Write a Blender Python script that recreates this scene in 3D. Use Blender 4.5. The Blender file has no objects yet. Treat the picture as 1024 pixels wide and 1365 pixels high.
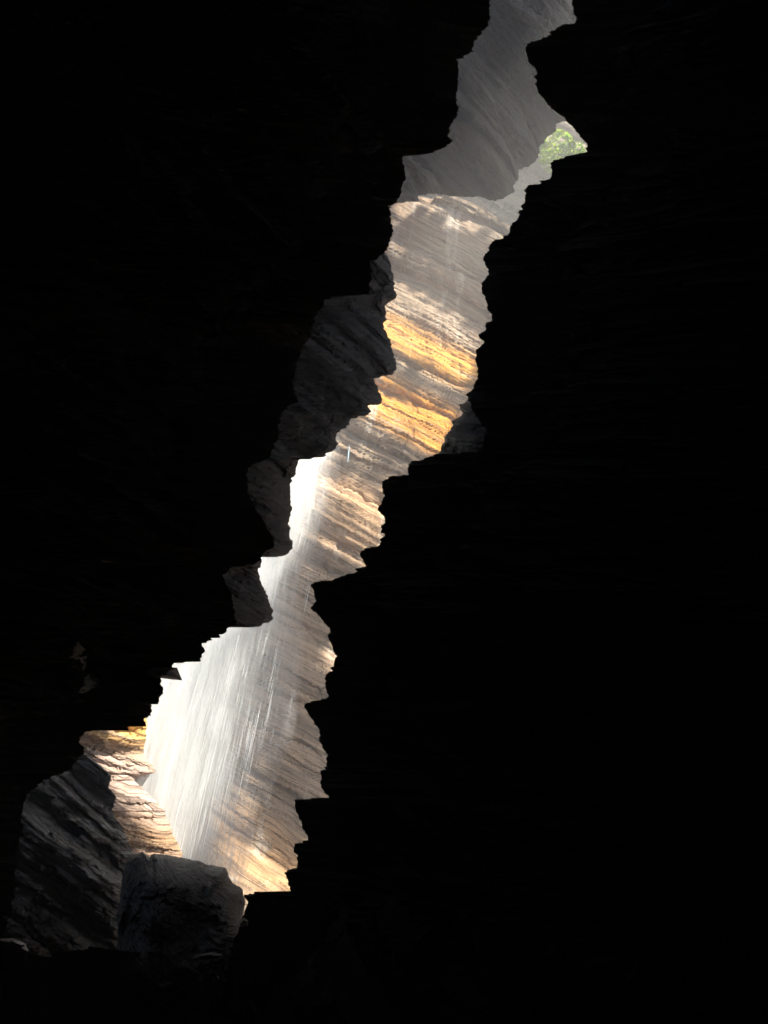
import bpy, math, random
import mathutils
from mathutils.bvhtree import BVHTree
import numpy as np

random.seed(7)
RNG = np.random.default_rng(11)
sc = bpy.context.scene
COL = sc.collection

# ------------------------------------------------------------------ camera
FPX, CX, CY = 1050.0, 512.0, 682.5          # focal length and centre in photo pixels
PITCH, ROLL = math.radians(14.0), math.radians(8.5)
CAM = np.array([0.0, 0.0, 1.6])
F = np.array([0.0, math.cos(PITCH), math.sin(PITCH)])
R0_ = np.array([1.0, 0.0, 0.0])
U0_ = np.array([0.0, -math.sin(PITCH), math.cos(PITCH)])
# the camera is rolled anticlockwise, so true verticals lean to the right
R_ = R0_ * math.cos(ROLL) + U0_ * math.sin(ROLL)
U_ = -R0_ * math.sin(ROLL) + U0_ * math.cos(ROLL)


def rays(px, py):
    px = np.asarray(px, float); py = np.asarray(py, float)
    return F + R_ * ((px - CX) / FPX)[..., None] + U_ * ((CY - py) / FPX)[..., None]


def W(px, py, d):
    return CAM + rays(px, py) * np.asarray(d, float)[..., None]


def project(p):
    q = p - CAM
    d = q @ F
    return CX + FPX * (q @ R_) / d, CY - FPX * (q @ U_) / d


# ------------------------------------------------------------------ noise
PERM = RNG.permutation(256)
PERM = np.concatenate([PERM, PERM, PERM])
GRAD = RNG.normal(size=(256, 3)); GRAD /= np.linalg.norm(GRAD, axis=1)[:, None]


def perlin(p):
    p = np.asarray(p, float)
    i = np.floor(p).astype(int); f = p - i
    u = f * f * f * (f * (f * 6 - 15) + 10)
    i &= 255
    out = np.zeros(p.shape[:-1])
    for dx in (0, 1):
        wx = u[..., 0] if dx else 1 - u[..., 0]
        for dy in (0, 1):
            wy = u[..., 1] if dy else 1 - u[..., 1]
            for dz in (0, 1):
                wz = u[..., 2] if dz else 1 - u[..., 2]
                h = PERM[PERM[PERM[(i[..., 0] + dx) & 255] + ((i[..., 1] + dy) & 255)] + ((i[..., 2] + dz) & 255)]
                g = GRAD[h]
                out += wx * wy * wz * (g[..., 0] * (f[..., 0] - dx) + g[..., 1] * (f[..., 1] - dy) + g[..., 2] * (f[..., 2] - dz))
    return out * 1.5


def fbm(p, o=4, seed=0.0):
    p = np.asarray(p, float) + seed * 17.31
    a, s, t = 1.0, np.zeros(p.shape[:-1]), 0
    for k in range(o):
        s += a * perlin(p * 2 ** k + k * 5.7); t += a; a *= 0.5
    return s / t


def hash2(i, j, seed=0):
    v = np.sin(i * 127.1 + j * 311.7 + seed * 74.7) * 43758.5453
    return v - np.floor(v)


# bedding: strata lines run down to the right in the photo
DIP = math.radians(29)
A_ = R_ * math.cos(DIP) - U_ * math.sin(DIP)
N_ = R_ * math.sin(DIP) + U_ * math.cos(DIP) + 0.15 * F
N_ /= np.linalg.norm(N_)
A_ = A_ - N_ * (A_ @ N_); A_ /= np.linalg.norm(A_)
B_ = np.cross(N_, A_)


def bedding(dip, f=.15):
    dip = math.radians(dip)
    a = R_ * math.cos(dip) - U_ * math.sin(dip); n = R_ * math.sin(dip) + U_ * math.cos(dip) + f * F
    n /= np.linalg.norm(n); a = a - n * (a @ n); a /= np.linalg.norm(a)
    return a, np.cross(n, a), n


def strata(p, th, seed=0, length=3.0, warp=0.35, bed=None, bw=.25):
    """blocky bedded relief 0..1: layers of uneven thickness, broken into blocks"""
    A1, B1, N1 = bed or (A_, B_, N_)
    h = p @ N1 + warp * fbm(p * 0.35, 3, seed) + 0.1 * th * fbm(p * 3.0 / max(th, .2), 2, seed + 1)
    rs = np.random.default_rng(100 + seed)
    b = np.cumsum(th * (0.35 + 1.3 * rs.random(2000))) - th * 1000
    idx = np.searchsorted(b, h.ravel()).reshape(h.shape)
    lo = b[np.clip(idx - 1, 0, 1999)]; hi = b[np.clip(idx, 0, 1999)]
    fr = (h - lo) / np.maximum(hi - lo, 1e-6)
    L = th * length * (0.5 + 1.5 * hash2(idx, 3.0, seed))
    a = p @ A1 + 0.6 * fbm(p * 0.8, 2, seed + 2) + .22 * fbm(p * 3.1, 2, seed + 7) + hash2(idx, 9.0, seed) * 50
    bb = p @ B1
    blk = np.floor(a / L); blk2 = np.floor(bb / (L * 1.3) + hash2(idx, 5., seed))
    v = hash2(idx + 31.0 * blk2, blk, seed)
    lay = hash2(idx, 1.0, seed)
    prof = 1 - np.abs(2 * fr - 1) ** 4
    return 0.55 * lay + bw * v + 0.20 * prof


# ------------------------------------------------------------------ mesh helpers
def link(o, parent=None):
    COL.objects.link(o)
    if parent is not None:
        o.parent = parent
        o.location = o.location - parent.location
    return o


def mesh_obj(name, V, faces, mat=None, parent=None, smooth=False, origin=None):
    V = np.asarray(V, float)
    if origin is None:
        c = (V.min(0) + V.max(0)) / 2; c[2] = V[:, 2].min()
        origin = c
    origin = np.asarray(origin, float)
    me = bpy.data.meshes.new(name)
    V = V - origin
    if isinstance(faces, np.ndarray):
        k = faces.shape[1]
        me.vertices.add(len(V)); me.vertices.foreach_set('co', V.ravel())
        me.loops.add(faces.size); me.loops.foreach_set('vertex_index', faces.ravel().astype(np.int32))
        me.polygons.add(len(faces))
        me.polygons.foreach_set('loop_start', np.arange(0, faces.size, k, dtype=np.int32))
        me.update(calc_edges=True)
    else:
        me.from_pydata(V.tolist(), [], faces); me.update()
    me.polygons.foreach_set('use_smooth', np.full(len(me.polygons), smooth))
    me.validate()
    if mat: me.materials.append(mat)
    o = bpy.data.objects.new(name, me)
    o.location = origin.tolist()
    return link(o, parent)


def grid_faces(nr, nc, closed=False):
    r = np.arange(nr - 1)[:, None]; c = np.arange(nc if closed else nc - 1)[None, :]
    c2 = (c + 1) % nc
    return np.stack(np.broadcast_arrays(r * nc + c, r * nc + c2, (r + 1) * nc + c2, (r + 1) * nc + c), -1).reshape(-1, 4)


def grid_obj(name, P, mat, parent=None, closed=False, smooth=False, flip=False):
    nr, nc, _ = P.shape
    f = grid_faces(nr, nc, closed)
    if flip: f = f[:, ::-1].copy()
    return mesh_obj(name, P.reshape(-1, 3), f, mat, parent, smooth)


def empty(name, loc):
    o = bpy.data.objects.new(name, None)
    o.location = [float(v) for v in loc]
    o.empty_display_size = 0.3
    COL.objects.link(o)
    return o


def tag(o, label=None, cat=None, group=None, kind=None):
    if label: o['label'] = label
    if cat: o['category'] = cat
    if group: o['group'] = group
    if kind: o['kind'] = kind
    return o


def resample(pts, step, jag=0.0, seed=0, closed=False):
    P = np.array(pts, float)
    if closed: P = np.vstack([P, P[:1]])
    seg = np.linalg.norm(np.diff(P, axis=0), axis=1); s = np.r_[0, np.cumsum(seg)]
    n = max(8, int(s[-1] / step))
    t = np.linspace(0, s[-1], n + 1)
    if closed: t = t[:-1]
    Q = np.c_[np.interp(t, s, P[:, 0]), np.interp(t, s, P[:, 1])]
    if jag:
        q = np.c_[t, np.zeros((len(t), 2))]
        for ax, sd in ((0, 3), (1, 8)):
            Q[:, ax] += jag * (1.1 * fbm(q * .05, 2, seed + sd) + 1.6 * (np.abs(perlin(q * .13 + sd * 3.3 + seed)) - .25) + .5 * perlin(q * .37 + sd * 7.7))
        # beds of uneven thickness stick out by uneven amounts: steps that follow the dip of the bedding
        ca, sa = math.cos(math.radians(27)), math.sin(math.radians(27))
        for lo, hi, amp, off in ((9, 30, 4.2, 0), (3.5, 10, 2.6, 50)):
            rs = np.random.default_rng(500 + seed + off)
            b = np.cumsum(lo + (hi - lo) * rs.random(1200) ** 1.6) - 2600
            hb = Q[:, 0] * sa - Q[:, 1] * ca + 3 * perlin(q * .02 + off)
            i = np.searchsorted(b, hb)
            fr = (hb - b[np.clip(i - 1, 0, 1199)]) / np.maximum(b[np.clip(i, 0, 1199)] - b[np.clip(i - 1, 0, 1199)], 1)
            st = (hash2(i, 2.0, seed) - .5 + .35 * (fr - .5)) * amp * jag / 1.6
            Q[:, 0] += st * ca; Q[:, 1] += st * sa
    return Q, t


def smooth1(a, k):
    ker = np.ones(k) / k
    pad = np.pad(a, ((k, k), (0, 0)), mode='edge')
    return np.stack([np.convolve(pad[:, i], ker, 'same')[k:-k] for i in range(a.shape[1])], 1)


def buttress(name, sil, d, out, reach=3.0, toward=1.2, back=2.5, mat=None, parent=None, step=1.8, jag=1.6,
             seed=1, th=0.22, amp=0.22, amp_big=0.5, nfront=70, droop=(0, 0, 0), bed=None, micro_amp=.035):
    """a bedded rock mass: the traced outline is its free edge at depth d; from it the front face runs
    outwards and nearer, the rear face outwards and away"""
    Q, s = resample(sil, step, jag, seed)
    d = np.interp(s, np.linspace(0, s[-1], len(d)), d) if hasattr(d, '__len__') else np.full(len(s), float(d))
    d = d + 0.12 * fbm(np.c_[s * .03, s * 0, s * 0], 3, seed)
    S = W(Q[:, 0], Q[:, 1], d)
    O = np.array(out, float); O /= np.linalg.norm(O)
    D = S - CAM; L = np.linalg.norm(D, axis=1)[:, None]; D = D / L
    rows = []
    # rear
    for t in np.linspace(1, 0, 14)[:-1]:
        rows.append(S + O * (reach * t ** 1.6) + D * (back * (1 - (1 - t) ** 2)))
    for t in np.linspace(0, 1, nfront):
        rows.append(S + O * (reach * (0.25 * t + .75 * t ** 1.7)) - D * (toward * (1 - (1 - t) ** 1.8)) + np.array(droop) * t)
    P = np.array(rows)
    k = np.abs(np.arange(len(rows)) - 13)[:, None] / nfront
    w = np.clip(k * 6, 0, 1)
    dis = strata(P, th, seed, bed=bed) + 0.35 * strata(P, th * .3, seed + 5, bed=bed)
    big = strata(P, th * 3.2, seed + 9, 2.0, bed=bed)
    micro = fbm(P * 6, 3, seed)
    push = (dis - 0.9) * amp * w + (big - 0.6) * amp_big * w + micro_amp * micro * w
    P = P - D[None] * push[..., None]
    return grid_obj(name, P, mat, parent)


def blob(name, outline, d, thick, mat, parent=None, seed=1, amp=0.06, th=0.25, step=3.0, p=2.6, rings=26, jag=1.0, lean=0.0, rough=False):
    """closed stone whose outline was traced; rounded front and rear"""
    Q, s = resample(outline, step, jag, seed, True)
    c = Q.mean(0)
    rows = []
    for t in np.linspace(-1, 1, 2 * rings + 1):
        k = (1 - abs(t) ** p) ** (1 / p)
        q = c + (Q - c) * max(k, 0.01)
        rows.append(W(q[:, 0], q[:, 1], d + thick * t + lean * (c[1] - q[:, 1]) / 100))
    P = np.array(rows)
    w = (1 - np.abs(np.linspace(-1, 1, 2 * rings + 1)) ** 6)[:, None] * 0 + np.abs(np.linspace(-1, 1, 2 * rings + 1))[:, None]
    w = np.clip(w * 3, 0, 1)
    kk = (1 - np.abs(np.linspace(-1, 1, 2 * rings + 1)) ** p) ** (1 / p)
    w = w * np.clip(kk * 1.6, 0, 1)[:, None]
    if rough:
        disp = amp * w * (1.1 * (np.abs(fbm(P * 1.7, 4, seed)) * 2 - .4) + .55 * fbm(P * 6, 3, seed + 2) + .3 * fbm(P * 18, 2, seed + 4))
    else:
        disp = amp * w * ((strata(P, th, seed) - .5) + .7 * fbm(P * 2.5, 4, seed))
    P = P - F * disp[..., None]
    return grid_obj(name, P, mat, parent, closed=True)


def boulder(name, outline, d, thick, mat, seed=1, amp=.12, n=90, lean=.4):
    """squarish stone on a cube-sphere, so that no face has a pole"""
    Q, s = resample(outline, 2.0, .8, seed, True)
    c = Q.mean(0); ang = np.arctan2(Q[:, 1] - c[1], Q[:, 0] - c[0]); rad = np.linalg.norm(Q - c, axis=1)
    o = np.argsort(ang); ang, rad = ang[o], rad[o]
    g = np.tan(np.linspace(-1, 1, n) * math.pi / 4)
    V, Fc, base = [], [], 0
    for ax in range(3):
        for sg in (-1, 1):
            a, b = np.meshgrid(g, g, indexing='ij')
            q = np.empty((n, n, 3)); q[..., ax] = sg; q[..., (ax + 1) % 3] = a; q[..., (ax + 2) % 3] = b * sg
            q /= np.linalg.norm(q, axis=-1)[..., None]
            ph = np.arctan2(q[..., 1], q[..., 0]); m = np.hypot(q[..., 0], q[..., 1]); z = q[..., 2]
            k = (m ** 4 + z ** 4) ** -.25                        # towards a box section
            r = np.interp(ph, ang, rad, period=2 * math.pi)
            px, py = c[0] + r * m * k * np.cos(ph), c[1] + r * m * k * np.sin(ph)
            P = W(px, py, d + thick * z * k + lean * (c[1] - py) / 100)
            w = np.clip(np.abs(z) * 2.2, 0, 1)
            fac = np.abs(fbm(P * 1.5, 3, seed)) * 2.4 - .5
            pit = -np.clip(fbm(P * 9, 3, seed + 3) - .18, 0, 1)
            P = P - F * (amp * w * (fac + .5 * fbm(P * 4, 3, seed + 1) + .8 * pit + .22 * fbm(P * 22, 2, seed + 5)))[..., None]
            V.append(P.reshape(-1, 3)); Fc.append(grid_faces(n, n) + base); base += n * n
    o = mesh_obj(name, np.vstack(V), np.vstack(Fc), mat)
    return o


# ------------------------------------------------------------------ materials
class NT:
    def __init__(self, name):
        self.m = bpy.data.materials.new(name); self.m.use_nodes = True
        self.t = self.m.node_tree; self.t.nodes.clear()
        self.out = self.t.nodes.new('ShaderNodeOutputMaterial')

    def n(self, typ, **kw):
        nd = self.t.nodes.new(typ)
        for k, v in kw.items():
            if k.startswith('i_'):
                nd.inputs[k[2:].replace('_', ' ')].default_value = v
            else:
                setattr(nd, k, v)
        return nd

    def l(self, a, b): self.t.links.new(a, b)

    def math(self, op, a, b=None, clamp=False):
        nd = self.n('ShaderNodeMath', operation=op, use_clamp=clamp)
        for i, v in enumerate((a, b)):
            if v is None: continue
            if isinstance(v, (int, float)): nd.inputs[i].default_value = v
            else: self.l(v, nd.inputs[i])
        return nd.outputs[0]

    def ramp(self, fac, stops):
        nd = self.n('ShaderNodeValToRGB')
        e = nd.color_ramp.elements
        while len(e) > 1: e.remove(e[-1])
        for i, (p, c) in enumerate(stops):
            el = e[0] if i == 0 else e.new(p)
            el.position = p; el.color = (c, c, c, 1) if isinstance(c, (int, float)) else (*c, 1)
        self.l(fac, nd.inputs[0])
        return nd.outputs[0]

    def mix(self, fac, a, b, typ='MIX'):
        nd = self.n('ShaderNodeMix', data_type='RGBA', blend_type=typ)
        for i, v in ((0, fac), (6, a), (7, b)):
            if isinstance(v, (int, float)): nd.inputs[i].default_value = v
            elif isinstance(v, tuple): nd.inputs[i].default_value = (*v, 1)
            else: self.l(v, nd.inputs[i])
        return nd.outputs[2]

    bed = None

    def bed_coords(self):
        """position in bedding space: (along, across, height)"""
        g = self.n('ShaderNodeNewGeometry')
        outs = []
        for v in (self.bed or (A_, B_, N_)):
            d = self.n('ShaderNodeVectorMath', operation='DOT_PRODUCT')
            self.l(g.outputs['Position'], d.inputs[0]); d.inputs[1].default_value = [float(x) for x in v]
            outs.append(d.outputs['Value'])
        nz = self.n('ShaderNodeTexNoise', i_Scale=0.45, i_Detail=3.0)
        self.l(g.outputs['Position'], nz.inputs['Vector'])
        hw = self.math('ADD', outs[2], self.math('MULTIPLY', self.math('SUBTRACT', nz.outputs['Fac'], 0.5), 0.35))
        return g.outputs['Position'], outs[0], outs[1], hw

    def bed_noise(self, a, b, h, sa, sb, sh, detail=6.0, rough=0.6):
        c = self.n('ShaderNodeCombineXYZ')
        self.l(self.math('MULTIPLY', a, sa), c.inputs[0]); self.l(self.math('MULTIPLY', b, sb), c.inputs[1])
        self.l(self.math('MULTIPLY', h, sh), c.inputs[2])
        nz = self.n('ShaderNodeTexNoise', i_Scale=1.0, i_Detail=detail, i_Roughness=rough)
        self.l(c.outputs[0], nz.inputs['Vector'])
        return nz.outputs['Fac']

    def finish(self, col, rough, height=None, strength=0.5, dist=0.05, spec=0.5):
        b = self.n('ShaderNodeBsdfPrincipled')
        if isinstance(col, tuple): b.inputs['Base Color'].default_value = (*col, 1)
        else: self.l(col, b.inputs['Base Color'])
        if isinstance(rough, (int, float)): b.inputs['Roughness'].default_value = rough
        else: self.l(rough, b.inputs['Roughness'])
        b.inputs['Specular IOR Level'].default_value = spec
        if height is not None:
            bp = self.n('ShaderNodeBump', i_Strength=strength, i_Distance=dist)
            self.l(height, bp.inputs['Height']); self.l(bp.outputs[0], b.inputs['Normal'])
        self.l(b.outputs[0], self.out.inputs[0])
        return self.m


def rock_material(name, cols, fine=1.0, gold=None, rough=0.75, spec=0.3, bump=0.6, bdist=0.06, mineral=0.0, dark=(0.05, 0.038, 0.03), bed=None):
    m = NT(name); m.bed = bed
    pos, a, b, h = m.bed_coords()
    n1 = m.bed_noise(a, b, h, 0.2, 0.2, 2.4 * fine, 8)
    n2 = m.bed_noise(a, b, h, 0.9, 0.9, 12 * fine, 6, .7)
    n3 = m.bed_noise(a, b, h, 0.5, 0.5, 5 * fine, 5)
    k = len(cols)
    col = m.ramp(n1, [(0.28 + 0.44 * i / (k - 1), c) for i, c in enumerate(cols)])
    if gold:
        for (lo, hi, c1, c2, amt) in gold:
            mr = m.n('ShaderNodeMapRange', interpolation_type='SMOOTHSTEP')
            m.l(h, mr.inputs[0]); mr.inputs[1].default_value = lo - .25; mr.inputs[2].default_value = lo + .25
            mr2 = m.n('ShaderNodeMapRange', interpolation_type='SMOOTHSTEP')
            m.l(h, mr2.inputs[0]); mr2.inputs[1].default_value = hi + .25; mr2.inputs[2].default_value = hi - .25
            g = m.math('MULTIPLY', mr.outputs[0], mr2.outputs[0])
            g = m.math('MULTIPLY', g, m.ramp(n3, [(0.26, 0.0), (0.43, amt)]))
            col = m.mix(g, col, m.ramp(n2, [(0.35, c1), (0.65, c2)]))
    # mottling and thin dark partings between beds
    col = m.mix(0.75, col, m.ramp(n2, [(0.25, 0.35), (0.5, 1.0), (0.7, 1.25)]), 'MULTIPLY')
    crack = m.ramp(m.bed_noise(a, b, h, 0.22, 0.22, 8 * fine, 4, .55), [(0.455, 0.0), (0.485, 1.0), (0.50, 1.0), (0.53, 0.0)])
    col = m.mix(m.math('MULTIPLY', crack, 0.55), col, dark)
    if mineral:
        mp = m.n('ShaderNodeMapping'); mp.inputs['Scale'].default_value = (1.6, 1.6, 0.16)
        m.l(pos, mp.inputs[0])
        nz = m.n('ShaderNodeTexNoise', i_Scale=1.0, i_Detail=5.0, i_Roughness=.65); m.l(mp.outputs[0], nz.inputs['Vector'])
        col = m.mix(m.math('MULTIPLY', m.ramp(nz.outputs['Fac'], [(0.56, 0.0), (0.68, 1.0)]), mineral), col, (0.62, 0.57, 0.50))
    nz = m.n('ShaderNodeTexNoise', i_Scale=7.0 * fine, i_Detail=6.0, i_Roughness=.7); m.l(pos, nz.inputs['Vector'])
    hgt = m.math('ADD', m.math('MULTIPLY', n2, 1.0), m.math('MULTIPLY', nz.outputs['Fac'], 0.7))
    hgt = m.math('SUBTRACT', hgt, m.math('MULTIPLY', crack, 0.35))
    r = m.math('ADD', m.math('MULTIPLY', n2, 0.4), rough - 0.2, True)
    return m.finish(col, r, hgt, bump, bdist, spec)


def hpix(px, py, d): return float(W(px, py, d) @ N_)


# far wall plane  y = Y0 + KZ*z + KX*x
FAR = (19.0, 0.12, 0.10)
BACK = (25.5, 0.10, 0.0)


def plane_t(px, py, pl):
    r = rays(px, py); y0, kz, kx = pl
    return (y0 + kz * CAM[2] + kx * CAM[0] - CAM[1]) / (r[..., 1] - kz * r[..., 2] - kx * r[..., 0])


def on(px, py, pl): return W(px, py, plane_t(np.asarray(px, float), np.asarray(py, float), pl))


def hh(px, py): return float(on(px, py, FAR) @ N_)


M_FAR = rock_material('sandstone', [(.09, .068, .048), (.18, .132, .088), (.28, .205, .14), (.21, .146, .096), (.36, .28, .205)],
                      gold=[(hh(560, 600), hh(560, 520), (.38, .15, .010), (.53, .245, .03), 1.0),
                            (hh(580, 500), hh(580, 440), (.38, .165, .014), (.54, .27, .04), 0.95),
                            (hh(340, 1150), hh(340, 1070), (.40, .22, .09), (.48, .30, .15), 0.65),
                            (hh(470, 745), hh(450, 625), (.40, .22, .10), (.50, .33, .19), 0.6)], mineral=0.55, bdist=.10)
M_BACK = rock_material('pale_sandstone', [(.12, .105, .085), (.20, .17, .13), (.28, .235, .18)], mineral=.3)
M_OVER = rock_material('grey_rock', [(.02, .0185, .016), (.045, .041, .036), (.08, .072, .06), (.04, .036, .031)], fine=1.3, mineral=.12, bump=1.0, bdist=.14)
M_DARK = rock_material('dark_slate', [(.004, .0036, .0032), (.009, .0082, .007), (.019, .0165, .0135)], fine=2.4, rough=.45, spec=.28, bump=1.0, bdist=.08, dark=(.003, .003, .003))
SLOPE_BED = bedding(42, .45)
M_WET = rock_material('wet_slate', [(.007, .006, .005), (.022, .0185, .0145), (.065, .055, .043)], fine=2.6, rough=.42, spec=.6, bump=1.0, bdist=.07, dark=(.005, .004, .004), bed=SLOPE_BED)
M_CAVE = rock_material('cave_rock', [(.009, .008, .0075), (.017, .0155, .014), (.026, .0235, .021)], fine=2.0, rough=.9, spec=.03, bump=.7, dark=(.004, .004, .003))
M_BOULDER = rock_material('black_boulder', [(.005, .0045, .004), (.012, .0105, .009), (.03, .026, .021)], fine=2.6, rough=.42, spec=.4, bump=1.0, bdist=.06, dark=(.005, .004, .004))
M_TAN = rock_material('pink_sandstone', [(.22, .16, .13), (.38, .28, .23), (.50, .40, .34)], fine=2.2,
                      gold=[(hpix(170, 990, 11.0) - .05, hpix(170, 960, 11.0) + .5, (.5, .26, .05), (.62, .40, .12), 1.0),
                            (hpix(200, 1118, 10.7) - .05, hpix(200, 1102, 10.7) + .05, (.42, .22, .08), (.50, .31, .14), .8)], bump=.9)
M_PALE = rock_material('pale_stone', [(.28, .24, .2), (.42, .37, .31), (.5, .45, .4)], fine=3)

# ------------------------------------------------------------------ near walls: the cave mouth
LEFT = [(655, -260), (660, -120), (655, 0), (655, 25), (647, 41), (637, 50), (630, 67), (620, 77), (610, 80), (609, 150), (602, 175), (600, 188), (593, 198),
        (566, 205), (539, 202), (537, 216), (541, 237), (537, 252), (531, 269), (518, 277), (520, 290), (523, 303), (523, 316), (515, 333), (505, 343),
        (491, 348), (496, 361), (490, 373), (490, 391), (460, 394), (433, 396), (430, 406), (420, 426), (412, 450), (398, 480), (393, 500), (388, 520), (395, 533),
        (378, 545), (372, 565), (370, 582), (364, 606), (350, 615), (330, 622), (331, 645), (336, 668), (348, 690), (362, 716), (366, 727), (352, 737), (350, 745), (338, 752),
        (310, 756), (296, 765), (306, 790), (312, 815), (318, 835), (306, 838), (301, 846), (289, 849), (274, 844), (282, 852), (269, 857), (272, 867), (268, 873), (268, 883), (234, 884),
        (229, 893), (214, 902), (219, 925), (213, 940), (205, 938), (205, 955), (192, 956), (195, 967), (170, 965), (169, 972), (146, 971), (114, 976),
        (108, 990), (112, 1003), (95, 1022), (62, 1040), (36, 1058), (30, 1100), (22, 1160), (15, 1220), (-10, 1260)]
BOTTOM = [(60, 1275), (120, 1262), (180, 1268), (235, 1276), (300, 1268), (318, 1240), (323, 1224), (330, 1200)]
RIGHT = [(324, 1194), (345, 1190), (388, 1196), (386, 1182), (377, 1163), (394, 1157), (392, 1125), (410, 1120), (405, 1102), (397, 1083), (393, 1067), (415, 1064), (438, 1064),
         (430, 1047), (425, 1027), (435, 1023), (437, 1006), (427, 986), (430, 981), (421, 964), (408, 944), (409, 938), (440, 930), (435, 919), (434, 899),
         (448, 888), (450, 873), (438, 851), (440, 841), (430, 825), (415, 811), (421, 801), (415, 780), (426, 775), (441, 775), (474, 760), (489, 756), (482, 736),
         (486, 730), (502, 728), (515, 713), (508, 708), (513, 697), (506, 678), (513, 660), (507, 645), (515, 637), (543, 632), (541, 622), (547, 615), (573, 609),
         (580, 606), (640, 604), (646, 592), (650, 575), (640, 560), (632, 548), (626, 536), (621, 526), (629, 516), (636, 502), (634, 469), (646, 456), (639, 449), (646, 439), (646, 430), (654, 428),
         (651, 406), (642, 383), (649, 366), (645, 343), (651, 333), (662, 321), (677, 315), (681, 303), (687, 290), (702, 270), (699, 253), (707, 245), (734, 239),
         (734, 223), (736, 216), (756, 209), (783, 203), (786, 192), (775, 184), (766, 170), (750, 156), (731, 141), (722, 128), (712, 112), (717, 97), (706, 81),
         (702, 66), (703, 58), (719, 52), (742, 42), (747, 36), (766, 31), (764, 0), (768, -120), (775, -260)]
TOP = [(760, -285), (715, -290), (670, -285)]


def cave_shell():
    """the cave we stand in: from the traced edge of its mouth back past the camera to a closed rear,
    and out of the mouth across the outer rock face"""
    parts = {}
    loops, depth, Ts, Os, cuts = [], [], [], [], [0]
    dirs = {'left': -R_, 'bottom': -U_, 'right': R_, 'top': U_}
    chains = (('left', LEFT, 6.6, 5.4), ('bottom', [LEFT[-1]] + BOTTOM + [RIGHT[0]], 5.4, 5.6), ('right', RIGHT, 5.6, 6.8), ('top', [RIGHT[-1]] + TOP + [LEFT[0]], 6.8, 6.6))
    for i, (side, pts, d0, d1) in enumerate(chains):
        Q, s = resample(pts, 1.5, 1.8, 3 + i)
        Q, s = Q[:-1], s[:-1]
        u = s / s[-1]
        loops.append(Q); depth.append(d0 + (d1 - d0) * u)
        if side in ('left', 'right'):
            z = np.interp(Q[:, 1], [-260, 1260], [5.6, -.1]); x = np.full(len(u), -1.8 if side == 'left' else 1.8)
        else:
            sg = 1 if side == 'bottom' else -1
            x = sg * (-1.8 + 3.6 * u); z = np.full(len(u), -.1 if side == 'bottom' else 5.6)
        Ts.append(np.stack([x, np.full(len(u), .3), z], 1)); Os.append(np.tile(dirs[side], (len(u), 1)))
        cuts.append(cuts[-1] + len(u))
    Q = np.vstack(loops); d = np.concatenate(depth); T = np.vstack(Ts); O = np.vstack(Os)
    n = len(Q)

    def sm(A, k):
        ker = np.ones(k) / k
        E = np.vstack([A[-k:], A, A[:k]])
        return np.stack([np.convolve(E[:, j], ker, 'same')[k:-k] for j in range(E.shape[1])], 1)
    O = sm(O, 31); O /= np.linalg.norm(O, axis=1)[:, None]
    T = sm(T, 61)
    ph = np.arange(n) / n * 2 * math.pi
    d = d + .45 * fbm(np.stack([np.cos(ph) * 6, np.sin(ph) * 6, 0 * ph], 1), 5, 4)
    S = W(Q[:, 0], Q[:, 1], d)
    D = S - CAM; D /= np.linalg.norm(D, axis=1)[:, None]
    rows = []
    for t in np.linspace(1, 0, 22)[:-1]:                       # outside face
        rows.append(S + O * (7.0 * t ** 1.5) + D * (1.1 * np.sin(t * 1.6)) + np.array([0, 1, 0]) * (0.4 * t))
    n0 = len(rows)
    for t in np.linspace(0, 1, 120) ** 1.6:
        b = np.clip((t - .10) / .90, 0, 1); b = b * b * (3 - 2 * b) * .5 + b * .5
        near = S + O * (1.6 * t) - D * (2.2 * (1 - (1 - t) ** 2))
        rows.append(near * (1 - b) + T * b + O * (1.2 * math.sin(math.pi * b)))
    rows.append(T + np.array([0, -0.9, 0])); rows.append(T + np.array([0, -2.0, 0]))
    rows.append((T + np.array([0, -2.8, 0])) * 0.5 + np.array([0, -2.9, 1.4]) * 0.5)
    rows.append(np.broadcast_to(np.array([0, -3.0, 1.6]), T.shape))
    P = np.array(rows)
    k = np.abs(np.arange(len(rows)) - n0)[:, None].astype(float)
    w = np.clip(k / 14.0, 0, 1); w[-2:] = 0
    dis = strata(P, 0.30, 3, 2.2) * .6 + .25 * strata(P, .09, 4) + .5 * strata(P, 0.9, 6, 2.0)
    P = P + O * (dis * w * 0.75)[..., None] + D[None] * (0.3 * (strata(P, .2, 7) - .5) * np.clip(k / 4, 0, 1))[..., None]
    for i, (side, *_r) in enumerate(chains):
        idx = np.arange(cuts[i], cuts[i + 1] + 1) % n
        parts[side] = P[:, idx]
    return parts


SHELL = cave_shell()
left_wall = empty('rock_wall', (-1.8, 3.0, 0))
tag(left_wall, 'huge black rock wall left of the gap, its ragged edge overhanging the waterfall', 'rock wall')
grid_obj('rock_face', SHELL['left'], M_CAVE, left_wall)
M_LIGHT_CATCH = rock_material('damp_light_catch', [(.05, .048, .038), (.11, .105, .085), (.17, .16, .13)], fine=3.5, rough=.5, spec=.5, bump=1.0)  # wet rock, coloured paler than the wall to imitate light catching it
for k, (ol, d) in enumerate((([(78, 856), (90, 862), (98, 856), (106, 848), (112, 868), (107, 880), (106, 896), (97, 884), (92, 872)], 5.38),
                             ([(88, 907), (105, 897), (120, 898), (131, 914), (112, 924), (98, 912)], 5.62))):
    blob('ledge', ol, d, .3, M_LIGHT_CATCH, left_wall, seed=90 + k, amp=.30, th=.05, step=1.2, p=1.6, jag=1.2)
right_wall = empty('rock_wall', (1.8, 3.0, 0))
tag(right_wall, 'huge black rock wall right of the gap, with jutting toothed outcrops', 'rock wall')
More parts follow.
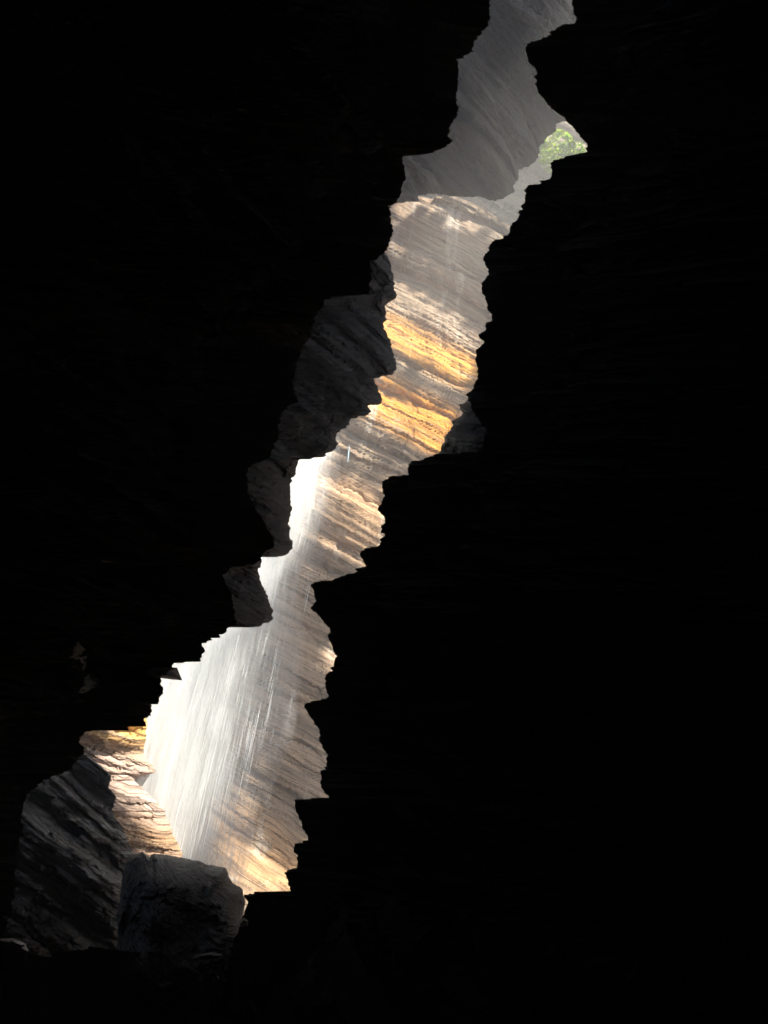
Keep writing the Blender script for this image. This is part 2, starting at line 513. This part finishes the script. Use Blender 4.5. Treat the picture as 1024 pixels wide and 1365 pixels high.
grid_obj('rock_face', SHELL['right'], M_CAVE, right_wall)
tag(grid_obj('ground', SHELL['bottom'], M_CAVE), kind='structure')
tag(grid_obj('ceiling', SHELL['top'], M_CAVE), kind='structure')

# ------------------------------------------------------------------ middle rocks
o = buttress('rock_buttress', [(490, 318), (505, 326), (513, 336), (518, 341), (523, 363), (526, 386), (525, 396), (513, 406), (516, 426), (511, 433), (518, 446), (525, 469),
                               (529, 487), (526, 501), (513, 502), (501, 506), (505, 522), (510, 532), (506, 539), (493, 541), (498, 549), (490, 554), (467, 557),
                               (466, 566), (450, 577), (448, 589), (443, 602), (426, 609), (398, 613), (380, 618), (340, 612), (310, 600)],
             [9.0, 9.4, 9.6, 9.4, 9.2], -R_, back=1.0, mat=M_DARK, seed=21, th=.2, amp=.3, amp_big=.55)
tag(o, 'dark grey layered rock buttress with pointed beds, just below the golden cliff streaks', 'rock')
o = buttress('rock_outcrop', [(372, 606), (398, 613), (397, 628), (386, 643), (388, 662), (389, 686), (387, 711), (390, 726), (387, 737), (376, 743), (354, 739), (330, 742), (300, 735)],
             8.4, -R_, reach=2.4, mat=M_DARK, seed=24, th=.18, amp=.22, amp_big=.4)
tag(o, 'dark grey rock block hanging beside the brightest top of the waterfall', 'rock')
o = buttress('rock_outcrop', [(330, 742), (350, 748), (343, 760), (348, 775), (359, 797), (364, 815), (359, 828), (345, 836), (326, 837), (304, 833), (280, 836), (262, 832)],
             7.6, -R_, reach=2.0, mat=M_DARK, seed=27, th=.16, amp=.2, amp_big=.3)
tag(o, 'blunt dark rock nose with a pale crack, overhanging mid waterfall', 'rock')
o = blob('rock_shard', [(190, 896), (206, 890), (228, 889), (236, 890), (243, 907), (232, 906), (205, 903)], 5.85, .16, M_WET, seed=31, amp=.01, step=1.0, p=1.6, jag=.2)
tag(o, 'thin pointed grey rock shard sticking out of the left wall over the water', 'rock')
o = buttress('rock_outcrop', [(650, 520), (632, 530), (614, 541), (616, 552), (603, 564), (596, 580), (589, 597), (578, 612), (575, 630)], 8.6, R_, reach=1.3, back=.8, mat=M_DARK,
             seed=33, th=.2, amp=.2, amp_big=.3)
tag(o, 'small dark grey rock set back behind the right wall, beside the golden cliff', 'rock')

# hanging grey rock at the top
o = buttress('overhanging_cliff', [(470, 300), (500, 285), (530, 272), (541, 268), (558, 270), (559, 262), (584, 259), (603, 262), (619, 263), (637, 262), (659, 268), (675, 264), (687, 255), (687, 247), (691, 239), (691, 226),
                                   (703, 222), (716, 211), (719, 203), (717, 198), (725, 187), (739, 173), (739, 166), (750, 162), (775, 158), (795, 110), (800, 40), (800, -60)],
             [15.5, 16, 16.3, 16.6, 17, 17], U_ - .35 * R_, reach=7.0, toward=1.8, back=1.5, mat=M_OVER, seed=41, th=.45, amp=.65, amp_big=1.6, nfront=160, step=2.0)
tag(o, 'misty grey overhanging cliff hanging into the top of the gap', 'cliff')

# ------------------------------------------------------------------ far cliff
def far_cliff():
    xs = np.r_[np.linspace(-500, 150, 60)[:-1], np.linspace(150, 760, 330), np.linspace(760, 1500, 60)[1:]]
    crest = np.interp(xs, [-500, 300, 480, 535, 560, 600, 640, 680, 760, 1500], [150, 215, 262, 270, 262, 264, 282, 304, 345, 520])
    crest = crest + 5 * fbm(np.c_[xs * .03, xs * 0, xs * 0], 4, 3)
    v = np.r_[np.linspace(0, .78, 560), np.linspace(.78, 1, 40)[1:]]
    py = crest[None] + v[:, None] * (1750 - crest[None])
    px = np.broadcast_to(xs, py.shape)
    P = on(px, py, FAR)
    big = strata(P, 1.3, 51, 5.0, .4, bw=.10) - .5
    mid = strata(P, .42, 53, 6.0, .3, bw=.12) - .5
    fin = strata(P, .13, 55, 8.0, .25) - .5
    top = np.clip(1 - v / .22, 0, 1)[:, None]            # upper part: smoother and folded
    disp = (1 - .5 * top) * (0.85 * big + 0.22 * mid + 0.075 * fin + .035 * (strata(P, .055, 57, 10.0, .2) - .5)) + 0.7 * fbm(P * .2, 4, 6) + .06 * fbm(P * 3, 4, 2)
    toe = np.clip((py - 1060) / 200, 0, 1.6) ** 1.2 * 2.5     # foot of the cliff runs out towards the pool
    P[..., 1] -= disp + toe
    # shelf behind the crest
    back = []
    for k in (4.5, 3, 2, 1, .4):
        q = P[0].copy(); q[:, 1] += k; q[:, 2] += .12 * k + .15 * fbm(q, 3, 9); back.append(q)
    P = np.vstack([np.array(back), P])
    return grid_obj('sandstone_cliff', P, M_FAR, smooth=False, flip=True)


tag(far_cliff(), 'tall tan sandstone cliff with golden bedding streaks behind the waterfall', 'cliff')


def back_cliff():
    xs = np.linspace(200, 1300, 260); ys = np.linspace(-420, 420, 220)
    px, py = np.meshgrid(xs, ys)
    P = on(px, py, BACK)
    P[..., 1] -= 1.0 * (strata(P, 1.6, 61, 4) - .5) + .4 * (strata(P, .5, 63, 5) - .5) + 1.2 * fbm(P * .15, 4, 4)
    return grid_obj('rear_cliff', P, M_BACK, flip=True)


tag(back_cliff(), 'pale hazy cliff far behind the leafy green shrub', 'cliff')

# ------------------------------------------------------------------ lower left rocks and stones
tan = empty('sandstone_ledge', W(170., 1100., 12.5))
tag(tan, 'sunlit pinkish tan layered sandstone at the lower left foot of the waterfall', 'rock')
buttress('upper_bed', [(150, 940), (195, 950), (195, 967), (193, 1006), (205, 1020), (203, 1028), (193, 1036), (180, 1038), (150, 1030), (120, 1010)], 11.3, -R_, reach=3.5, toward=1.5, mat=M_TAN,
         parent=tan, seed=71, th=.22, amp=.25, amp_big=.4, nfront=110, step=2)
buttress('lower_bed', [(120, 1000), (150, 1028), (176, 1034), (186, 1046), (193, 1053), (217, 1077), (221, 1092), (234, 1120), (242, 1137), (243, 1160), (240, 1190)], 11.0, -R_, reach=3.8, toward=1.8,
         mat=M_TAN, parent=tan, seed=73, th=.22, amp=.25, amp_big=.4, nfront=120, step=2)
o = buttress('rock_slope', [(60, 960), (90, 982), (103, 995), (118, 1008), (135, 1022), (148, 1034), (146, 1051), (154, 1063), (152, 1084), (164, 1104), (170, 1120), (178, 1140), (186, 1170), (180, 1230), (176, 1290)],
             [8.6, 8.2, 7.6, 7.0], -R_, reach=2.6, toward=1.3, mat=M_WET, seed=75, th=.16, amp=.5, amp_big=1.4, nfront=220, step=1.5, bed=SLOPE_BED, micro_amp=.12)
tag(o, 'dark wet layered rock slope with grey glints, left of the boulder', 'rock')
o = boulder('boulder', [(156, 1225), (160, 1195), (164, 1170), (170, 1150), (178, 1141), (187, 1137), (195, 1145), (201, 1140), (230, 1145), (267, 1151), (283, 1157), (301, 1161), (310, 1182), (322, 1190), (326, 1202),
                     (324, 1223), (330, 1270), (310, 1320), (230, 1340), (160, 1310)], 6.1, .5, M_BOULDER, seed=81)
tag(o, 'large squarish black wet boulder at the foot of the gap', 'boulder')
for out, d, th_, lab in (([(318, 1231), (324, 1223), (331, 1227), (330, 1233), (322, 1236)], 5.4, .05, 'tiny pale pebble catching light beside the big boulder'),
                         ([(256, 1277), (266, 1271), (285, 1269), (297, 1272), (290, 1277), (270, 1279)], 5.3, .10, 'flat grey stone lying in the dark below the boulder'),
                         ([(0, 1252), (16, 1250), (34, 1258), (38, 1268), (22, 1268), (2, 1258)], 5.2, .10, 'pale flat stone in the dark lower left corner')):
    o = blob('stone', out, d, th_, M_PALE if 'pale' in lab else M_WET, seed=int(out[0][0]), amp=.02, step=1.2, jag=.6)
    tag(o, lab, 'stone')

# ------------------------------------------------------------------ waterfall
def water_material(name, streak):
    m = NT(name)
    d = m.n('ShaderNodeBsdfDiffuse'); d.inputs[0].default_value = (.80, .85, .88, 1)
    t = m.n('ShaderNodeBsdfTranslucent'); t.inputs[0].default_value = (.80, .85, .88, 1)
    mx = m.n('ShaderNodeMixShader'); mx.inputs[0].default_value = .3
    m.l(d.outputs[0], mx.inputs[1]); m.l(t.outputs[0], mx.inputs[2])
    last = mx.outputs[0]
    tr = m.n('ShaderNodeBsdfTransparent')
    m2 = m.n('ShaderNodeMixShader')
    if streak:
        uv = m.n('ShaderNodeUVMap')
        dens = m.n('ShaderNodeAttribute', attribute_name='water_cover')
        fs = []
        for sx, sy, det in ((1.6, .45, 5.), (10., .75, 4.)):
            wz = m.n('ShaderNodeTexNoise', i_Scale=1.1, i_Detail=2.0); m.l(uv.outputs[0], wz.inputs['Vector'])
            wv = m.n('ShaderNodeVectorMath', operation='MULTIPLY_ADD'); m.l(wz.outputs['Color'], wv.inputs[0])
            wv.inputs[1].default_value = (.22, 0, 0); m.l(uv.outputs[0], wv.inputs[2])
            mp = m.n('ShaderNodeMapping'); mp.inputs['Scale'].default_value = (sx, sy, 1); mp.inputs['Location'].default_value = (random.random() * 9, 0, streak)
            m.l(wv.outputs[0], mp.inputs[0])
            nz = m.n('ShaderNodeTexNoise', i_Scale=1.0, i_Detail=det, i_Roughness=.6); m.l(mp.outputs[0], nz.inputs['Vector'])
            fs.append(nz.outputs['Fac'])
        f = m.math('ADD', m.math('MULTIPLY', fs[0], .55), m.math('MULTIPLY', fs[1], .45))
        f = m.math('ADD', m.math('MULTIPLY', m.math('SUBTRACT', f, .5), 1.7), dens.outputs['Fac'])
        a = m.ramp(f, [(0.05, 0.0), (0.3, .16), (.65, .55), (1.0, .95)])
        m.l(a, m2.inputs[0])
    else:
        m2.inputs[0].default_value = .42
    m.l(tr.outputs[0], m2.inputs[1]); m.l(last, m2.inputs[2])
    m.l(m2.outputs[0], m.out.inputs[0])
    return m.m


# lip of the fall: hidden behind the buttress; u = 0 far left ... 1 right end
LIPL, LIPR = W(225., 500., 16.4), W(452., 588., 15.2)


def fall_point(u, tau, off):
    """u across, tau seconds of fall"""
    p = LIPL + (LIPR - LIPL) * u[..., None]
    v = np.stack([-0.10 + 0 * u, -1.9 + 0 * u, 0 * u], -1)
    q = p + v * tau[..., None]
    q[..., 2] -= 4.9 * tau ** 2 * .92 + .4 * tau
    q[..., 1] += off
    return q


wf = empty('waterfall', W(260., 1150., 13.0))
tag(wf, 'white waterfall curtain streaming down past the tan cliff, blazing at its top', 'waterfall')
FALL_W = float(np.linalg.norm(LIPR - LIPL))


def water_sheet(k, off, d0):
    nu, nt = 70, 90
    u = np.linspace(-.25, 1.0, nu); tau = np.linspace(0, 1.62, nt)
    U, T = np.meshgrid(u, tau)
    ripple = .16 * fbm(np.stack([U * 7, T * .8, U * 0 + k * 3.], -1), 3, k)
    P = fall_point(U, T, off + ripple)
    o = grid_obj('water_sheet', P, water_material('falling_water', 3.0 * k + 1), wf, smooth=True)
    me = o.data
    edge = np.clip((1.0 - U + .05 * fbm(np.stack([T * 2.2, U * 0, U * 0 + k], -1), 3, 4)) / (.05 + .33 * T), 0, 1)
    edge = edge * edge * (3 - 2 * edge)
    bright = .55 * np.exp(-((U - .90) / .14) ** 2) * np.exp(-T / .5) + .2 * np.exp(-T / .6)
    dn = d0 * edge ** .8 * (1 - .10 * T) + bright * edge + .14 * fbm(np.stack([U * 4, T * .3, U * 0], -1), 2, 9 + k)
    at = me.attributes.new('water_cover', 'FLOAT', 'POINT'); at.data.foreach_set('value', dn.ravel().astype(np.float32))
    uvl = me.uv_layers.new(name='UVMap')
    fall = 4.5 * T ** 2 + .4 * T
    vi = np.empty(len(me.loops), dtype=np.int32); me.loops.foreach_get('vertex_index', vi)
    uv = np.stack([(U * FALL_W).ravel()[vi], fall.ravel()[vi]], -1)
    uvl.data.foreach_set('uv', uv.ravel().astype(np.float32))


for k, (off, d0) in enumerate(((-.35, .55), (0, .62), (.35, .66))):
    water_sheet(k, off, d0)


def spray(n=2400):
    u = 1.0 - np.abs(RNG.normal(0, .42, n)) ** 1.0 + RNG.normal(0, .02, n)
    u = np.where(u < -.25, RNG.uniform(-.2, .9, n), u)
    tau0 = RNG.uniform(0.0, 1.55, n) ** .9
    u = u - 0.0
    spread = RNG.normal(0, .035, n) * tau0
    u = np.minimum(u, 1.0) + spread
    off = RNG.normal(0, .28, n)
    dt = RNG.uniform(.02, .09, n)
    wd = RNG.uniform(.002, .005, n) * np.where(RNG.random(n) < .06, 1.7, 1)
    V = np.empty((n, 4, 3, 3))
    for r, (ft, fw) in enumerate(((0, .15), (.3, 1), (.75, .8), (1, .1))):
        c = fall_point(u, tau0 + dt * ft, off)
        for k in range(3):
            a = 2 * math.pi * k / 3
            V[:, r, k] = c + (np.array([math.cos(a), math.sin(a), 0]) * (wd * fw)[:, None])
    base = np.arange(n)[:, None, None] * 12
    f = []
    for r in range(3):
        for k in range(3):
            k2 = (k + 1) % 3
            f.append([r * 3 + k, r * 3 + k2, (r + 1) * 3 + k2, (r + 1) * 3 + k])
    f = (base + np.array(f)[None]).reshape(-1, 4)
    o = mesh_obj('spray', V.reshape(-1, 3), f, water_material('water_drops', 0), wf, smooth=True)
    tag(o, kind='stuff')


spray()

def mist(px, py, d, rx, rz, ry, dens, lean=.2):
    n, k = 28, 16
    th = np.linspace(0, math.pi, k)[:, None]; ph = np.linspace(0, 2 * math.pi, n, endpoint=False)[None]
    q = np.stack([np.sin(th) * np.cos(ph), np.sin(th) * np.sin(ph), np.cos(th) + 0 * ph], -1)
    q = q * (1 + .18 * fbm(q * 1.6, 3, px))[..., None]
    P = W(px, py, d) + q * np.array([rx, ry, rz])
    m = NT('spray_mist')
    v = m.n('ShaderNodeVolumePrincipled'); v.inputs['Color'].default_value = (.97, .98, .98, 1); v.inputs['Density'].default_value = dens
    m.l(v.outputs[0], m.out.inputs['Volume'])
    tag(grid_obj('mist', P, m.m, wf, closed=True, smooth=True, flip=True), kind='stuff')


mist(396, 655, 13.6, .34, 1.2, .4, .8)
mist(398, 662, 13.55, .50, 1.5, .5, .3)
mist(400, 670, 13.5, .68, 1.8, .6, .14)
mist(290, 910, 12.6, 1.35, 2.6, .7, .34)
mist(235, 1100, 12.4, 1.3, 1.2, .8, .6)

# thin trickle on the far cliff
tq = on(np.array([466., 465., 464.]), np.array([610., 620., 632.]), FAR) - np.array([0, 1.0, 0])
mt = NT('trickle_water').finish((.30, .42, .52), .2, spec=.6)
tv, tf = [], []
for r, c in enumerate(tq):
    for k in range(6):
        a = k * math.pi / 3
        tv.append(c + np.array([math.cos(a), math.sin(a), 0]) * (.008, .02, .008)[r])
for r in range(2):
    for k in range(6): tf.append([r * 6 + k, r * 6 + (k + 1) % 6, (r + 1) * 6 + (k + 1) % 6, (r + 1) * 6 + k])
tag(mesh_obj('water_trickle', np.array(tv), tf, mt, smooth=True), 'thin pale blue trickle of water on the tan cliff right of the fall', 'water')

# ------------------------------------------------------------------ shrub
def shrub():
    c0 = on(748., 215., BACK) - np.array([0, 2.2, 0])
    sh = empty('shrub', c0 - np.array([0, 0, 1.2]))
    tag(sh, 'bright yellow-green leafy shrub growing on the rear cliff, top right', 'shrub')
    m = NT('leaf')
    nz = m.n('ShaderNodeTexNoise', i_Scale=2.5, i_Detail=3.0)
    g = m.n('ShaderNodeNewGeometry'); m.l(g.outputs['Position'], nz.inputs['Vector'])
    col = m.ramp(nz.outputs['Fac'], [(.3, (.16, .32, .002)), (.5, (.36, .55, .003)), (.7, (.55, .66, .008))])
    d = m.n('ShaderNodeBsdfPrincipled', i_Roughness=.5); m.l(col, d.inputs['Base Color'])
    t = m.n('ShaderNodeBsdfTranslucent'); m.l(col, t.inputs[0])
    mx = m.n('ShaderNodeMixShader'); mx.inputs[0].default_value = .4
    m.l(d.outputs[0], mx.inputs[1]); m.l(t.outputs[0], mx.inputs[2]); m.l(mx.outputs[0], m.out.inputs[0])
    V, Fc = [], []
    clumps = [W(px, py, float(plane_t(np.array(748.), np.array(215.), BACK)) - 2.2 + random.uniform(-.5, .5)) for px, py in
              ((727, 192), (735, 183), (745, 178), (756, 182), (762, 192), (752, 195), (740, 198), (728, 203), (735, 210), (748, 207), (762, 205), (773, 205), (734, 222), (725, 215), (770, 198))]
    for c in clumps:
        r = random.uniform(.16, .34)
        for _ in range(60):
            v = RNG.normal(size=3); v /= np.linalg.norm(v)
            p = np.array(c) + v * r * random.uniform(.4, 1.0) * np.array([1.2, 1, .7])
            a = RNG.normal(size=3); a /= np.linalg.norm(a); a[2] *= .5
            b = np.cross(a, RNG.normal(size=3)); b /= np.linalg.norm(b)
            L, w = random.uniform(.13, .22), random.uniform(.09, .14)
            i = len(V)
            V += [p - a * L / 2, p + b * w / 2 - a * .01, p + a * L / 2, p - b * w / 2 - a * .01]
            Fc.append([i, i + 1, i + 2, i + 3])
    mesh_obj('foliage', np.array(V), Fc, m.m, sh)
    root = c0 + np.array([.2, .5, -1.2])
    bm = NT('bark').finish((.10, .08, .06), .9)
    SV, SF = [], []
    for c in clumps:
        p0, p2 = root, np.array(c); p1 = (p0 + p2) / 2 + np.array([0, 0, .15])
        i = len(SV)
        for r, (p, rad) in enumerate(((p0, .035), (p1, .022), (p2, .006))):
            for k in range(5):
                SV.append(p + np.array([math.cos(k * 1.2566), math.sin(k * 1.2566), 0]) * rad)
        for r in range(2):
            for k in range(5): SF.append([i + r * 5 + k, i + r * 5 + (k + 1) % 5, i + r * 5 + 5 + (k + 1) % 5, i + r * 5 + 5 + k])
    mesh_obj('stem', np.array(SV), SF, bm, sh)


shrub()

# ------------------------------------------------------------------ canyon bed
gx = np.linspace(-27, 27, 80); gy = np.linspace(-8, 44, 80)
X, Y = np.meshgrid(gx, gy)
Z = -3.2 + .35 * fbm(np.stack([X * .3, Y * .3, X * 0], -1), 4, 2)
g = grid_obj('terrain', np.stack([X, Y, Z], -1), M_FAR)
tag(g, kind='structure')

# ------------------------------------------------------------------ sun and an unseen slab added to shape its light
SV = np.array([-0.50, 0.33, -0.80]); SV /= np.linalg.norm(SV)


def inpoly(px, py, poly):
    c = np.zeros(px.shape, bool)
    n = len(poly)
    for i in range(n):
        x1, y1 = poly[i]; x2, y2 = poly[(i + 1) % n]
        cond = ((y1 > py) != (y2 > py)) & (px < (x2 - x1) * (py - y1) / (y2 - y1 + 1e-9) + x1)
        c ^= cond
    return c


LIT_FAR = [[(530, 268), (560, 255), (610, 258), (690, 304), (675, 330), (640, 315), (590, 292), (548, 285), (535, 300), (520, 300)],
           [(515, 320), (538, 330), (552, 372), (600, 420), (650, 470), (640, 505), (606, 540), (600, 605), (545, 615), (520, 730), (480, 770), (430, 735), (400, 745), (330, 640), (420, 520)],
           [(430, 860), (470, 860), (470, 900), (435, 890)],
           [(280, 1124), (325, 1120), (402, 1168), (410, 1230), (250, 1220)]]
LIT_FAR.append([(314 + 30 * math.cos(a) - 10 * math.sin(a), 1076 + 46 * math.sin(a)) for a in np.linspace(0, 6.283, 14)[:-1]])
LIT_MID = [[(70, 930), (215, 930), (215, 1035), (250, 1140), (240, 1180), (150, 1180)]]          # depth 12
LIT_WATER = [[(330, 560), (460, 560), (440, 640), (410, 720), (385, 750), (340, 830), (310, 860), (265, 900), (200, 915), (200, 700)],
             [(150, 1000), (215, 1010), (235, 1080), (270, 1160), (230, 1170), (150, 1100)]]
LIT_BACK = [[(716, 178), (745, 160), (800, 150), (800, 215), (745, 222), (722, 225)]]
LIT_LEAF = [[(690, 140), (830, 140), (830, 260), (690, 260)]]
LIT_VEIL = [(385, 740), (440, 640), (400, 760), (372, 900), (335, 1090), (300, 1170), (180, 1170), (150, 900)]
SHADE_FAR = [[(515, 488), (560, 500), (650, 548), (630, 572), (575, 536), (500, 506)],
             [(446, 570), (490, 588), (575, 622), (550, 634), (488, 606), (440, 584)],
             [(436, 603), (470, 616), (520, 640), (505, 656), (462, 630), (430, 616)],
             [(420, 676), (470, 694), (520, 726), (506, 732), (455, 706), (415, 688)],
             [(632, 480), (660, 480), (650, 540), (618, 556)]]
ZR = 32.0


def sun_gobo():  # unseen slab added overhead; its holes steer sun onto chosen patches
    st = .17
    pts = np.vstack([on(np.array([100., 800, 800, 100, 240, 400]), np.array([150., 150, 1250, 1250, 1200, 600]), FAR), W(np.array([20., 250, 450, 60]), np.array([900., 1200, 600, 1240]), np.full(4, 10.)),
                     W(np.array([380., 640, 300]), np.array([340., 30, 800]), np.full(3, 8.)), on(np.array([560., 800, 700]), np.array([-60., 60, 320]), BACK), W(np.array([560., 800]), np.array([-30., 0]), np.full(2, 12.))])
    t = (ZR - pts[:, 2]) / SV[2]
    hit = pts + SV * t[:, None]
    x0, y0 = hit[:, 0].min() - 2, hit[:, 1].min() - 2; x1, y1 = hit[:, 0].max() + 2, hit[:, 1].max() + 2
    xs = np.arange(x0, x1, st); ys = np.arange(y0, y1, st)
    X, Y = np.meshgrid(xs, ys)
    xc = (X[:-1, :-1] + st / 2); yc = (Y[:-1, :-1] + st / 2)
    C = np.stack([xc, yc, np.full(xc.shape, ZR)], -1)
    C[..., :2] += .12 * np.stack([fbm(C * .9, 3, 1), fbm(C * .9, 3, 2)], -1)
    # which rays of the sun reach the places the photograph shows in sunlight
    soft = [o for o in bpy.data.objects if o.name.startswith(('spray', 'water_', 'mist'))]
    bpy.context.view_layer.update()
    for o in soft: o.hide_viewport = True
    bpy.context.view_layer.update()
    dg = bpy.context.evaluated_depsgraph_get()
    sheet = bpy.data.objects['water_sheet.001']
    bv = BVHTree.FromPolygons([sheet.matrix_world @ v.co for v in sheet.data.vertices], [p.vertices[:] for p in sheet.data.polygons])
    hole = np.zeros(xc.shape, bool)
    dv = mathutils.Vector(SV.tolist())
    lit = {'sandstone_cliff': LIT_FAR, 'rear_cliff': LIT_BACK, 'upper_bed': LIT_MID, 'lower_bed': LIT_MID, 'terrain': LIT_FAR, 'foliage': LIT_LEAF}
    for i in range(xc.shape[0]):
        for j in range(xc.shape[1]):
            c = mathutils.Vector(C[i, j].tolist())
            ok, loc, _n, _i, ob, _m = sc.ray_cast(dg, c, dv)
            if ok and ob.name in lit:
                px, py = project(np.array(loc))
                px, py = np.array([px]), np.array([py])
                if any(inpoly(px, py, p)[0] for p in lit[ob.name]) and not (ob.name == 'sandstone_cliff' and any(inpoly(px, py, p)[0] for p in SHADE_FAR)): hole[i, j] = True
            hw = bv.ray_cast(c, dv)
            if hw[0] is not None and (not ok or hw[3] < (loc - c).length):
                px, py = project(np.array(hw[0]))
                px, py = np.array([px]), np.array([py])
                if any(inpoly(px, py, p)[0] for p in LIT_WATER): hole[i, j] = True
                # holes scattered at random here give the water only part of the sun
                if inpoly(px, py, LIT_VEIL)[0] and hash2(i * 1., j * 1., 5) < .30: hole[i, j] = True
    for o in soft: o.hide_viewport = False
    nr, nc = X.shape
    idx = np.arange(nr * nc).reshape(nr, nc)
    fc = np.stack([idx[:-1, :-1], idx[:-1, 1:], idx[1:, 1:], idx[1:, :-1]], -1)[~hole]
    V = np.stack([X, Y, ZR + .3 * fbm(np.stack([X, Y, X * 0], -1) * .5, 3)], -1).reshape(-1, 3)
    o = mesh_obj('sun_gobo', V, fc.reshape(-1, 4), M_OVER)
    md = o.modifiers.new('thick', 'SOLIDIFY'); md.thickness = .12; md.offset = 1
    tag(o, kind='structure')
    print('roof', x0, x1, y0, y1, 'open', hole.mean())


sun_gobo()

sun = bpy.data.lights.new('sun', 'SUN'); sun.energy = 5.0; sun.angle = math.radians(.5); sun.color = (1.0, .92, .79)
so = bpy.data.objects.new('sun', sun)
so.rotation_euler = mathutils.Vector(SV.tolist()).to_track_quat('-Z', 'Y').to_euler()
so.location = (10, -10, 40); COL.objects.link(so)

w = bpy.data.worlds.new('World'); sc.world = w; w.use_nodes = True
nt = w.node_tree
bg = nt.nodes['Background']
sky = nt.nodes.new('ShaderNodeTexSky'); sky.sky_type = 'NISHITA'; sky.sun_disc = False; sky.dust_density = 3.0; sky.ozone_density = .6
sky.sun_elevation = math.asin(-SV[2]); sky.sun_rotation = math.atan2(-SV[0], -SV[1])
nt.links.new(sky.outputs[0], bg.inputs[0]); bg.inputs[1].default_value = .105

# ------------------------------------------------------------------ air
def haze():
    lo, hi = np.array([-29., -10., -3.]), np.array([29., 46., 35.])
    V = np.array([[x, y, z] for x in (lo[0], hi[0]) for y in (lo[1], hi[1]) for z in (lo[2], hi[2])])
    f = [[0, 1, 3, 2], [4, 6, 7, 5], [0, 4, 5, 1], [2, 3, 7, 6], [0, 2, 6, 4], [1, 5, 7, 3]]
    m = NT('mist_air')
    v = m.n('ShaderNodeVolumePrincipled'); v.inputs['Color'].default_value = (.93, .95, .96, 1)
    v.inputs['Density'].default_value = .012; v.inputs['Anisotropy'].default_value = .1
    m.l(v.outputs[0], m.out.inputs['Volume'])
    tag(mesh_obj('haze', V, f, m.m), kind='stuff')


haze()

cam = bpy.data.cameras.new('camera'); co = bpy.data.objects.new('camera', cam)
Mx = mathutils.Matrix([[R_[0], U_[0], -F[0], CAM[0]], [R_[1], U_[1], -F[1], CAM[1]], [R_[2], U_[2], -F[2], CAM[2]], [0, 0, 0, 1]])
co.matrix_world = Mx; COL.objects.link(co); sc.camera = co
cam.sensor_fit = 'VERTICAL'; cam.angle_y = 2 * math.atan(682.5 / FPX); cam.clip_start = .05; cam.clip_end = 400

sc.view_settings.view_transform = 'Standard'; sc.view_settings.look = 'None'
sc.view_settings.exposure = 2.45; sc.view_settings.gamma = 1
sc.render.engine = 'CYCLES'
sc.cycles.use_denoising = True
sc.cycles.max_bounces = 8; sc.cycles.transparent_max_bounces = 16; sc.cycles.volume_bounces = 1
sc.cycles.use_adaptive_sampling = True
